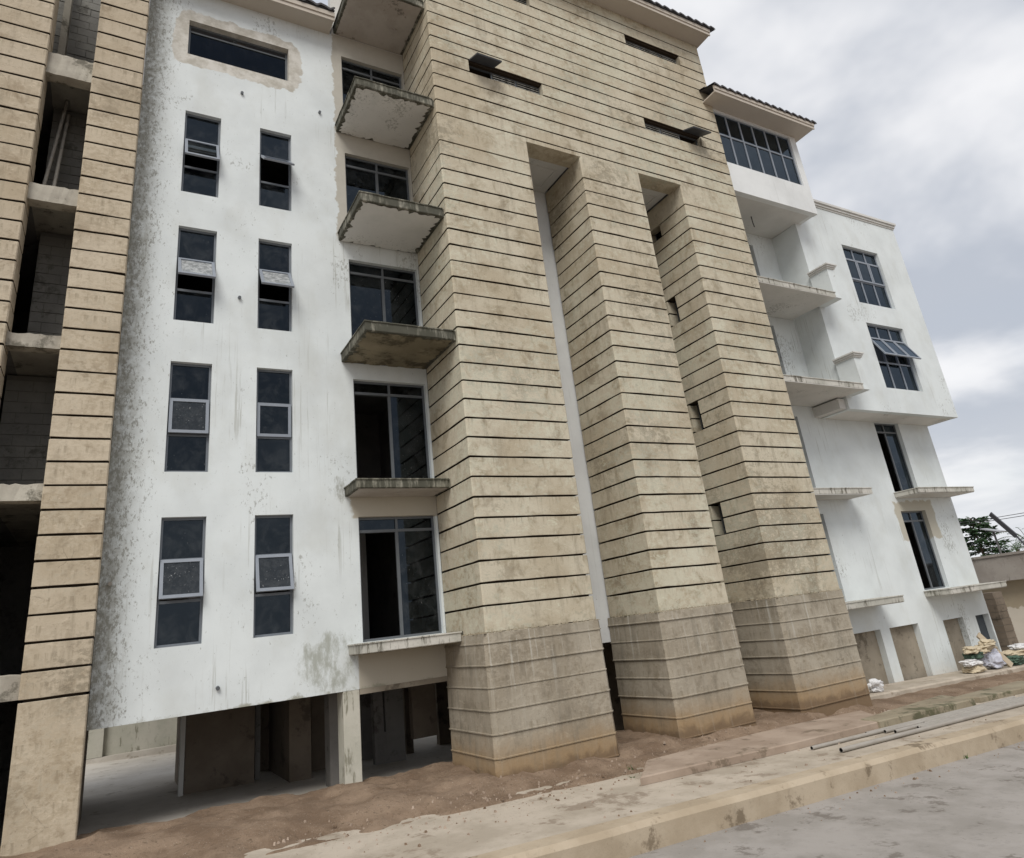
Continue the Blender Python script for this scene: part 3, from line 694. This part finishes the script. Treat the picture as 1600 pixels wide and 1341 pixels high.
def casement(x0, x1, z0, z1, y, opened):
    W = x1 - x0; H = z1 - z0; b = MB(); t = .05; frame_box(b, x0, x1, z0, z1, t, y, y + .07)
    za, zb = z0 + H * .415, z0 + H * .79; cs = [x0 + W * k / 3 for k in range(4)]
    for zz_ in (za, zb): b.box(x0 + t, x1 - t, y + .001, y + .069, zz_ - .03, zz_ + .03)
    for k in (1, 2):
        for (c0, c1) in ((z0 + t, za - .03), (za + .03, zb - .03), (zb + .03, z1 - t)): b.box(cs[k] - .03, cs[k] + .03, y + .002, y + .068, c0, c1)
    wn = b.build('window', 'aluminium', BL)
    for k in range(3):
        a, c = cs[k] + (.05 if k == 0 else .03), cs[k + 1] - (.05 if k == 2 else .03)
        for (c0, c1) in ((z0 + t, za - .03), (zb + .03, z1 - t)): MB().box(a, c, y + .03, y + .036, c0, c1).build('pane', 'glass_mid', wn)
        h = zb - za - .06; q = MB(); frame_box(q, 0, c - a + .03, -h - .02, .01, .06, -.03, .015)
        o = q.build('sash', 'aluminium', wn, (a - .015, y - .012, zb - .03)); o.rotation_euler = (-R(opened), 0, 0)
        o = MB().box(.06, c - a - .03, -.008, -.002, -h + .04, -.05).build('pane', 'glass_mid', wn, (a - .015, y - .012, zb - .03)); o.rotation_euler = (-R(opened), 0, 0)
casement(*WA, WWY + .12, 0); casement(*WB, WWY + .12, 27)
# right-hand balconies with their stub parapets
for i, (xr, yf, zt) in enumerate(((21.2, 13.52, FR[0]), (21.2, 13.52, FR[1]), (20.86, BFY, FR[2]), (20.86, BFY, FR[3]))):
    balcony(16.985, xr, yf, LWY - .003, zt - .2, zt, 'slab_light', 'white_soffit' if i > 1 else 'white_trim', .0 if i else .03, .01)
    if i > 1:
        q = MB().box(20.865, 21.22, BFY + .03, WWY - .002, zt - .2, zt + .95); q.box(20.865, 21.16, BFY + .0, BFY + .029, zt - .2, zt - .1)
        sp_ = q.build('parapet', 'white_wing', BL)
        q = MB()
        for (z0, z1, o) in ((.95, 1.0, .04), (1.002, 1.06, .075), (1.062, 1.11, .11)): q.box(20.865 - o, 21.22 + o, BFY + .03 - o, WWY - .003, zt + z0, zt + z1)
        q.build('capping', 'white_trim', sp_)
for zt in (FR[1], FR[0]): balcony(23.82, 27.31, 13.52, LWY - .003, zt - .19, zt, 'slab_light', 'white_trim', .03, .01)
MB().box(20.6, 20.94, 13.4, LWY - .003, 5.60, 5.97 - .03).build('beam', 'white_trim', BL)
# glazed box at the top
wall_xz(16.98, 21.28, 12.8, 16.2, [(16.99, 20.96, 13.95, 16.12)], BFY, .2).build('wall', 'white_box', BL)
MB().box(21.08, 21.275, BFY + .201, 18, 12.82, 16.2).build('wall', 'white_box', BL)
MB().box(16.98, 21.08, BFY + .201, 18, 12.805, 13.0).build('floor_slab', 'white_trim', BL)
MB().box(16.98, 21.07, 17.8, 18, 13.0, 16.2).build('wall', 'white_box', BL)
q = MB(); x0, x1, z0, z1 = 16.99, 20.96, 13.95, 16.12; y = BFY + .06; frame_box(q, x0, x1, z0, z1, .05, y, y + .07); zm = z0 + (z1 - z0) * .57; q.box(x0 + .05, x1 - .05, y + .001, y + .069, zm - .03, zm + .03)
cs = [x0 + (x1 - x0) * k / 6 for k in range(7)]
for k in range(1, 6):
    q.box(cs[k] - .03, cs[k] + .03, y + .002, y + .068, z0 + .05, zm - .03); q.box(cs[k] - .03, cs[k] + .03, y + .002, y + .068, zm + .03, z1 - .05)
wn = q.build('window', 'aluminium', BL, label='wide twelve pane window band under the small roof')
for k in range(6):
    a, c = cs[k] + (.05 if k == 0 else .03), cs[k + 1] - (.05 if k == 5 else .03)
    for (c0, c1) in ((z0 + .05, zm - .03), (zm + .03, z1 - .05)): MB().box(a, c, y + .03, y + .036, c0, c1).build('pane', 'glass_mid', wn)
for k in range(4):
    MB().tube([(17.2 + k * 1.0, 13.2, 16.1), (17.8 + k * 1.0, 16.5, 15.2)], .025, 6).build('tie_rod', 'aluminium', BL)
rf = roof(16.45, 21.75, 11.83, 16.5, 16.46, 22); eave(16.5, 21.6, 11.9, BFY + .19, 16.21, rf, 'fascia')

MB().tube([(18.9, 13.55, 12.80), (18.9, 13.55, 12.55), (18.93, 13.55, 12.38)], .018, 6).build('ceiling_wire', 'cable', BL)
# ------------------------------------------------------------------ inside and below
for z in (.05, 3.25, 6.42, 9.66, 12.96):
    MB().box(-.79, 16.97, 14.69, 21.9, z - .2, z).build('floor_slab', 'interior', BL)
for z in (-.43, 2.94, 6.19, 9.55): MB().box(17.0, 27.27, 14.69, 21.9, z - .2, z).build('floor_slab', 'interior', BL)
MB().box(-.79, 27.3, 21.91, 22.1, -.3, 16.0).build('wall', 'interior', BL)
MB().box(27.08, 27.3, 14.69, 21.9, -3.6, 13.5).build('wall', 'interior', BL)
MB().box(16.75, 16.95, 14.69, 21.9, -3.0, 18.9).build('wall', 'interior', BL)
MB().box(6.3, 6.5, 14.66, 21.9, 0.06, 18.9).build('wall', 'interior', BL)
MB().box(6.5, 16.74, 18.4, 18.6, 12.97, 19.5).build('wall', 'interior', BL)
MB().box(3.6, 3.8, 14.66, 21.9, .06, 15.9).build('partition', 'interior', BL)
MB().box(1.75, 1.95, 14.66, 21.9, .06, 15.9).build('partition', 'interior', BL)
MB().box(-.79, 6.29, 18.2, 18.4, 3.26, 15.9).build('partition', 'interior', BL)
MB().box(5.05, 5.45, 17.2, 17.4, .06, 3.0).build('partition', 'white_trim', BL)
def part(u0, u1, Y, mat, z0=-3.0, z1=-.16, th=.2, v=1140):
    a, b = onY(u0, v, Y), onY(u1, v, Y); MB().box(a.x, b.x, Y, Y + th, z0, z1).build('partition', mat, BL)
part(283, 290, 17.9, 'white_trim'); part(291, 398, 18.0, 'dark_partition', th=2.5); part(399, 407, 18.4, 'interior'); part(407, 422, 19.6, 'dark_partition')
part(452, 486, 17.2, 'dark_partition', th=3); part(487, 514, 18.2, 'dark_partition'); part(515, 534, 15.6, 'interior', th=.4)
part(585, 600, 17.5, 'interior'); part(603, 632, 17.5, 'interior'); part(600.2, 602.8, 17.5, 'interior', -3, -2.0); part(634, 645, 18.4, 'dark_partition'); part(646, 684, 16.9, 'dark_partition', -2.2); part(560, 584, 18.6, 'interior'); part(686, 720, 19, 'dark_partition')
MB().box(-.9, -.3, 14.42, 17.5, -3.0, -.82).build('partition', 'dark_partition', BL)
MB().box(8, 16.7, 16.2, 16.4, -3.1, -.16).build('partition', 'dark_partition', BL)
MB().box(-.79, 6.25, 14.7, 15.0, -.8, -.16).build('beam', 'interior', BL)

# ------------------------------------------------------------------ wall round the plot, behind
cw = empty('boundary_wall', (4, 27.6, gz(4)), label='grey rendered boundary wall seen through the open ground floor', category='wall')
MB().box(-14, 24, 27.6, 27.8, -3.0, .2).build('wall_panel', 'compound', cw)
MB().box(-14, 24, 27.35, 27.598, -3.0, -2.35).build('footing', 'backyard', cw)
for k in range(12): x = -12.6 + 2.95 * k; MB().box(x, x + .75, 27.42, 27.599, -2.34, .25).build('column', 'compound', cw)

# ------------------------------------------------------------------ low neighbouring building
NX = 33.5
nb = empty('neighbour_building', (NX, 16, gz(NX)), label='low flat roofed tan building at the right edge behind the wing', category='building')
MB().box(NX, NX + 9, 5.5, 24, -3.9, -.52).build('wall', 'neighbour_wall', nb)
MB().box(NX - .45, NX + 9.4, 5.1, 24.4, -.518, .5).build('fascia', 'neighbour_fascia', nb)
MB().box(NX - .5, NX + 9.45, 5.05, 24.45, .502, .60).build('coping', 'neighbour_fascia', nb)
bp = empty('gate_pier', (29.6, 15.3, gz(29.6)), label='dark narrow block pier between the wing and the tan building', category='pier')
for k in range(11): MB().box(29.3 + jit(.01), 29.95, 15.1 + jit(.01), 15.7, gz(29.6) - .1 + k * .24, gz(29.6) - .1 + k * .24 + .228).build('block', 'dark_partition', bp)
MB().box(29.31, 29.94, 15.12, 15.68, gz(29.6) - .1, gz(29.6) + 2.5).build('core', 'mortar', bp)

# ------------------------------------------------------------------ loose things on the ground
def slab(name, corners_px, th, mat, label, dz=.0):
    p = [onG(u, v, dz) for u, v in corners_px]
    poly = [(q.x, q.y) for q in p]
    ar = sum(poly[i - 1][0] * poly[i][1] - poly[i][0] * poly[i - 1][1] for i in range(len(poly)))
    if ar < 0: poly = poly[::-1]
    cx = sum(a for a, _ in poly) / len(poly); cy = sum(b for _, b in poly) / len(poly)
    rp = []
    for i in range(len(poly)):
        a, b = poly[i], poly[(i + 1) % len(poly)]
        for k in range(8): t = k / 8; rp.append((a[0] + (b[0] - a[0]) * t + jit(.008), a[1] + (b[1] - a[1]) * t + jit(.008)))
    b = MB(); b.prism(rp, [(0, 0), (th - .02, 0), (th, -.02)])
    b.v = [(x - cx, y - cy, z + gz(x) - gz(cx)) for x, y, z in b.v]
    return b.build(name, mat, None, (cx, cy, gz(cx) + .004), label=label, category='slab')
slab('concrete_slab', [(1000, 1215), (1238, 1161), (1388, 1124), (1345, 1110), (1225, 1135), (1010, 1188)], .13, 'apron', 'broad reddish concrete slab in front of the middle pier beside the pipes', .13)
slab('concrete_slab', [(1343, 1124), (1374, 1127), (1522, 1092), (1470, 1086)], .15, 'slab_moss', 'mossy edged concrete slab lying behind the grey pipes', .15)
slab('concrete_slab', [(1487, 1090), (1530, 1090), (1640, 1066), (1590, 1064)], .12, 'slab_moss', 'concrete slab nearest the right edge behind the grey pipes', .12)
A0, A1 = onG(1268, 1168, .05), onG(1640, 1077, .05)
ddir = Vector((A1.x - A0.x, A1.y - A0.y, 0)).normalized(); perp = Vector((ddir.y, -ddir.x, 0))
PLIST = [(1268, 0, 7.5, .034, 'grey plastic pipe reaching farthest left on the pavement'), (1314, .62, 7.0, .042, 'thick grey plastic pipe nearest the kerb'),
         (1352, -.09, 6, .032, 'grey plastic pipe at the back of the bundle against the mossy slab'), (1381, .10, 6, .034, None), (1442, .20, 6, .032, None), (1397, .29, 6, .036, None), (1432, .39, 6, .032, None), (1437, .50, 6, .034, None)]
for i, (u, off, L, r, lab) in enumerate(PLIST):
    lab = lab or 'grey plastic pipe in the middle of the bundle on the pavement'
    along = 0
    for _ in range(30):        # slide along the pavement until the pipe's end lies below pixel column u
        q_ = A0 + ddir * along + perp * off; c3 = DX * q_.x + DY * q_.y + DZ * q_.z; along += (u - (800 + F * c3.x / c3.z)) * .012
    s = A0 + ddir * along + perp * off; e = s + ddir * L
    s.z = 0; e.z = gz(e.x) - gz(s.x)
    b = MB(); b.tube([(0, 0, 0), (e.x - s.x, e.y - s.y, e.z)], r, 12, 0, False); b.tube([(0, 0, 0), (e.x - s.x, e.y - s.y, e.z)], r - .006, 12, 1, False)
    dv = Vector((e.x - s.x, e.y - s.y, e.z)).normalized(); b.tube([dv * .25, dv * .26], r - .0062, 12, 1, True)
    a_ = dv.orthogonal().normalized(); c_ = dv.cross(a_)
    ring = [(a_ * math.cos(k * math.pi / 6) + c_ * math.sin(k * math.pi / 6)) for k in range(12)]
    b.add([q * r for q in ring] + [q * (r - .006) for q in ring], [(k, (k + 1) % 12, 12 + (k + 1) % 12, 12 + k) for k in range(12)])
    b.build('plastic_pipe', ['pvc', 'pipe_inside'], None, (s.x, s.y, gz(s.x) + r + .004), True, label=lab, category='pipe', group='grey pipes lying along the pavement')
# bamboo poles leaning in the open bay
for (a, b_, lab) in (((67, 281), (109, 146), 'longer leaning bamboo pole in the open bay'), ((84, 283), (107, 182), 'shorter leaning bamboo pole in the open bay')):
    p0 = onY(a[0], a[1], 14.5); p1 = onY(b_[0], b_[1], 15.3); p0.z = 9.305
    n = 9; pts = []; rad = []
    for k in range(n + 1):
        q = (p1 - p0) * (k / n)
        for d, rr in ((-.012, .036), (0, .043), (.012, .036)): pts.append(q + (p1 - p0).normalized() * (d + .02)); rad.append(rr)
    MB().tube(pts, rad, 8).build('bamboo_pole', 'bamboo', None, p0 + Vector((0, 0, .002)), True, label=lab, category='pole', group='bamboo poles in the bay')
# sacks and rubbish on the stoop
def sack(px, r, mat, name, label, cat='sack', squash=.55, seed=0, lift=0, fold=.2):
    import bmesh
    bm = bmesh.new(); bmesh.ops.create_icosphere(bm, subdivisions=5, radius=1)
    for v in bm.verts:
        d = v.co.copy(); q = Vector([math.copysign(abs(c) ** .62, c) for c in d])
        k = 1 + fold * mnoise.fractal(d * 1.2 + Vector((seed, 0, 0)), .8, 2, 3)
        cr = fold * .45 * abs(mnoise.noise(Vector((d.x * 2.2 + seed, d.y * 5, d.z * 2)))) + fold * .2 * abs(mnoise.noise(d * 7 + Vector((seed, 0, 3))))
        pin = 1 - .45 * abs(d.x) ** 3
        sag = -.25 * r[2] * d.x * d.x
        v.co = Vector((q.x * r[0] * k, q.y * r[1] * (k - cr) * (.6 + .4 * pin), q.z * r[2] * (k - cr) * pin + sag))
    zmin = min(v.co.z for v in bm.verts)
    for v in bm.verts: v.co.z -= zmin
    me = bpy.data.meshes.new(name); bm.to_mesh(me); bm.free(); me.materials.append(M[mat]); me.polygons.foreach_set('use_smooth', [True] * len(me.polygons))
    q_ = ray(*px); ys = 13.28 + r[1] if r[1] < .33 else 13.62; p = q_ * (ys / q_.y); return link(name, me, None, (p.x, ys, gz(p.x) + .2 + lift), rot=(0, 0, ((seed * 37) % 11 - 5) * .09), label=label, category=cat)
for px, r, mat, nm, lab, cat, sd_, lf, fo in (
    ((1527, 1058), (.36, .24, .12), 'sack_cream', 'cement_sack', 'cream sack lying lowest at the left of the rubbish pile', 'sack', 1, 0, .3),
    ((1524, 1057), (.26, .2, .1), 'sack_white', 'cement_sack', 'small whitish sack second from the bottom at the left of the pile', 'sack', 3, .2, .4),
    ((1531, 1056), (.32, .24, .11), 'sack_green', 'cement_sack', 'dark green sack on the left of the rubbish pile', 'sack', 4, .36, .35),
    ((1529, 1055), (.34, .22, .09), 'sack_cream', 'cement_sack', 'crumpled cream sack topping the left of the rubbish pile', 'sack', 8, .54, .5),
    ((1553, 1052), (.36, .30, .30), 'bag_blue', 'plastic_bag', 'bluish white printed bag in the middle of the rubbish pile', 'bag', 12, 0, .35),
    ((1549, 1050), (.42, .26, .12), 'sack_cream', 'cement_sack', 'crumpled cream sack on top of the bluish bag', 'sack', 15, .5, .5),
    ((1558, 1050), (.3, .22, .09), 'sack_cream', 'cement_sack', 'topmost torn cream sack of the rubbish pile', 'sack', 19, .7, .6),
    ((1590, 1047), (.5, .28, .14), 'sack_green', 'cement_sack', 'green sack at the right end of the rubbish pile', 'sack', 21, 0, .35),
    ((1594, 1046), (.42, .26, .1), 'sack_cream', 'cement_sack', 'torn cream sack on top at the right end of the pile', 'sack', 25, .23, .5),
    ((1606, 1045), (.36, .24, .1), 'sack_white', 'cement_sack', 'whitish sack farthest right in the rubbish pile', 'sack', 28, .4, .5),
    ((1372, 1093), (.2, .14, .13), 'sack_white', 'plastic_bag', 'small crumpled white bag against the third pier', 'bag', 31, 0, .6)):
    sack(px, r, mat, nm, lab, cat, seed=sd_, lift=lf, fold=fo)
p0 = ray(1584, 1050); p0 = p0 * (13.3 / p0.y)
pb = MB(); dv = Vector((-.55, .45, 1.05)).normalized(); 
e1 = dv.cross(Vector((0, 1, 0))).normalized() * .11; e2 = dv.cross(e1).normalized() * .03
pb.add([s_ * 1 + t_ for t_ in (Vector((0, 0, 0)), dv * 1.25) for s_ in (-e1 - e2, e1 - e2, e1 + e2, -e1 + e2)], [(0, 1, 2, 3), (7, 6, 5, 4), (0, 4, 5, 1), (1, 5, 6, 2), (2, 6, 7, 3), (3, 7, 4, 0)])
pb.build('timber_plank', 'timber', None, (p0.x, p0.y, gz(p0.x) + .24), label='short pale plank leaning on the rubbish pile', category='plank')
# rubble crumbs and weeds at the pier feet
rb = MB()
def bank(x, y):      # height of the soil heap, as built above
    t = (y - 11.3) / 3.3
    if t < 0: return 0
    h = .02 + .16 * min(1, max(0, (t - .12) / .3)) + .10 * mnoise.fractal(Vector((x * 1.1, y * 1.1, 3.3)), .9, 2.1, 5) + (.12 if 9 < x < 15 and t > .3 else 0) * (.5 + .5 * mnoise.noise(Vector((x * .9, y, 9))))
    return max(0, h * (1 if x < 16.5 else .45))
for k in range(2600):
    x = random.uniform(2, 27) if k % 3 else random.uniform(3, 16); q_ = random.random()
    y = 11.35 + abs(random.gauss(0, .55)) if q_ < .55 else (11.35 - abs(random.gauss(0, .5)) if q_ < .85 else (9.1 + random.random() * 2 if q_ < .92 else 8.58 - abs(random.gauss(0, .35))))
    if y > 13: continue
    s = .005 + .024 * random.random() ** 4; z = gz(x) + (bank(x, y) if y > 11.3 else 0) + (-.33 if y < 8.6 else 0)
    if 8.6 <= y < 8.97: z += .026
    a_ = random.random() * 6.28; ca, sa = math.cos(a_), math.sin(a_)
    pts = []
    for dx_, dy_, dz_ in ((-1, -1, 0), (1, -1, 0), (1, 1, 0), (-1, 1, 0), (-.55, -.5, .9), (.5, -.6, .8), (.6, .5, .9), (-.5, .55, 1)):
        px_, py_ = dx_ * s * random.uniform(.6, 1.2), dy_ * s * random.uniform(.5, 1.0)
        pts.append((x + px_ * ca - py_ * sa, y + px_ * sa + py_ * ca, z + (dz_ * s * 1.1 if dz_ > 0 else -.012)))
    rb.add(pts, [(4, 5, 6, 7), (0, 1, 5, 4), (1, 2, 6, 5), (2, 3, 7, 6), (3, 0, 4, 7)], random.choice((0, 0, 1)))
rb.build('rubble', ['apron', 'soil'], kind='stuff', label='small stones and mortar crumbs scattered over the soil and pavement', category='rubble')
wd = MB()
for k in range(46):
    x, y = random.choice(((random.uniform(9, 26), 8.57 + jit(.02)), (random.uniform(8, 17), 11.3 + jit(.25)), (random.uniform(10.5, 12.5), 10.75 + jit(.12))))
    z = gz(x) + (bank(x, y) if y > 11.3 else 0) + (-.33 if y < 8.6 else 0)
    for m in range(random.randint(6, 22)):
        a_ = random.random() * 6.28; d = Vector((math.cos(a_), math.sin(a_), random.uniform(.5, 2.2))).normalized(); p = Vector((x + jit(.06), y + jit(.03), z)); L = random.uniform(.04, .13); sd_ = d.cross(Vector((0, 0, 1))).normalized() * .009
        wd.add([p - sd_, p + sd_, p + d * L + Vector((0, 0, -.01))], [(0, 1, 2)])
wd.build('weeds', 'leaf_weed', kind='stuff', label='small green weeds along the kerb foot and slab edges', category='weeds')

# ------------------------------------------------------------------ far right: trees, solar lamps, cables
def leaf(b, p, d, n, L, W):
    d = d.normalized(); s = d.cross(n).normalized() * W
    b.add([p, p + d * L * .45 + s, p + d * L, p + d * L * .45 - s], [(0, 1, 2, 3)])
def evergreen(x, y, h, sp, label):
    t = empty('evergreen_tree', (x, y, gz(x) - .42), label=label, category='tree')
    zb = gz(x) - .42
    tr = MB(); tr.tube([(x, y, zb), (x + .1, y, zb + h * .5), (x, y + .05, zb + h * .97)], [.2, .13, .03], 8)
    fo = MB()
    for k in range(46):
        f = .22 + .76 * (k / 46); z = zb + h * f; a = k * 2.4 + jit(.3); L = sp * (1.12 - f) * random.uniform(.75, 1.15) + .25
        end = Vector((x + math.cos(a) * L, y + math.sin(a) * L, z - .12 * L + .15)); st_ = Vector((x, y, z))
        tr.tube([st_, (st_ + end) / 2 + Vector((0, 0, .12)), end], [.045, .03, .012], 5, 0, False)
        for m in range(120):
            q = st_.lerp(end, random.uniform(.15, 1.0)) + Vector((jit(.3), jit(.3), jit(.12))); d = (end - st_).normalized() + Vector((jit(.8), jit(.8), jit(.5) - .15))
            leaf(fo, q, d, Vector((jit(1), jit(1), 1)), random.uniform(.22, .42), .075)
    tr.build('trunk', 'bark', t); fo.build('crown', 'leaf_dark', t)
evergreen(56, 28.6, 8.1, 3.4, 'dark layered evergreen tree behind the wing')
def palm(x, y, h, label):
    t = empty('palm_tree', (x, y, gz(x) - .42), label=label, category='tree'); zb = gz(x) - .42
    MB().tube([(x + .02 * k * math.sin(k), y, zb + h * k / 8) for k in range(9)], [.2 - .008 * k for k in range(9)], 9).build('trunk', 'bark', t)
    b = MB()
    for k in range(20):
        a = k * 2 * math.pi / 20 + jit(.2); el = random.uniform(.1, 1.2); L = random.uniform(1.9, 2.6); p = Vector((x, y, zb + h)); d = Vector((math.cos(a) * math.cos(el), math.sin(a) * math.cos(el), math.sin(el)))
        for s_ in range(14):
            q = p + d * (L / 14); d = (d + Vector((0, 0, -.11))).normalized(); side = d.cross(Vector((0, 0, 1))).normalized()
            b.tube([p, q], .018, 4, 0, False)
            for sg in (-1, 1):
                leaf(b, q, side * sg + d * .6 + Vector((0, 0, -.25)), Vector((0, 0, 1)), .55 * math.sin(.35 + 2.4 * s_ / 14), .022)
            p = q
    b.build('crown', 'leaf_palm', t)
palm(58, 26.3, 5.6, 'small palm tree beyond the low tan building')
palm(63, 29.6, 5.4, 'palm half hidden between the evergreen tree and the nearer palm')
def lamp(x, y, ztop, tilt, pw, pl, label, az=0):
    zb = gz(x) - .42 if x > 43 else .60
    t = empty('solar_street_lamp', (x, y, zb), label=label, category='street lamp')
    MB().tube([(x, y, zb), (x, y, ztop)], .06, 8).build('pole', 'lamp_pole', t)
    ca, sa = math.cos(tilt), math.sin(tilt)
    def panel(L0, L1, W, h, off, mat, nm):
        b = MB(); 
        pts = []
        for zz_ in (off, off + h):
            for (l, w_) in ((L0, -W), (L1, -W), (L1, W), (L0, W)):
                hx = l * ca - zz_ * sa; hz_ = l * sa + zz_ * ca
                pts.append((x + w_ * math.cos(az) + hx * math.sin(az), y + w_ * math.sin(az) - hx * math.cos(az), ztop + hz_))
        b.add(pts, [(3, 2, 1, 0), (4, 5, 6, 7), (0, 1, 5, 4), (1, 2, 6, 5), (2, 3, 7, 6), (3, 0, 4, 7)]); b.build(nm, mat, t)
    panel(-pl, pl, pw, .05, .03, 'lamp_panel' if az == 0 else 'lamp_metal', 'solar_panel'); panel(-pl * .6, pl * .6, pw * .5, .06, -.04, 'lamp_metal', 'lamp_head')
lamp(46, 22.5, 2.17, R(-18), .42, .55, 'slim solar street lamp with a pale panel behind the low tan building')
# nearer lamp: long panel seen on edge
x, y = 37.0, 16.75
t = empty('solar_street_lamp', (x, y, .60), label='long dark tilted solar lamp on the roof at the right edge', category='street lamp')
r0 = ray(1547, 803); r1 = ray(1588, 838); r2 = ray(1606, 856)
a = r0 * (37.0 / r0.x); b_ = r1 * (37.0 / r1.x); c_ = r2 * (37.0 / r2.x)
n_ = Vector((.6, .1, .75)).normalized(); dv = (b_ - a).normalized(); wv_ = dv.cross(n_).normalized() * .13; n2_ = wv_.cross(dv).normalized() * .03
pb = MB(); pb.add([p + s_ for p in (a, b_) for s_ in (-wv_ - n2_, wv_ - n2_, wv_ + n2_, -wv_ + n2_)], [(0, 1, 2, 3), (7, 6, 5, 4), (0, 4, 5, 1), (1, 5, 6, 2), (2, 6, 7, 3), (3, 7, 4, 0)]); pb.build('solar_panel', 'lamp_metal', t)
MB().tube([b_ - dv * .3, b_ + dv * .1, c_], .045, 8).build('arm', 'lamp_metal', t)
MB().tube([c_ - dv * .05, (c_.x, c_.y - .02, .61)], .07, 8).build('pole', 'lamp_pole', t)
for k, (u0, v0, u1, v1) in enumerate(((1400, 826, 1700, 781), (1400, 829, 1700, 786))):
    p = ray(u0, v0); p = p * (48 / p.x); q = ray(u1, v1); q = q * (44 / q.x); m_ = (p + q) / 2 - Vector((0, 0, .25))
    MB().tube([p, (p + m_) / 2 - Vector((0, 0, .06)), m_, (q + m_) / 2 - Vector((0, 0, .06)), q], .018, 5).build('power_cable', 'cable', label=['upper', 'lower'][k] + ' of two thin cables crossing the sky above the low tan building', category='cable')
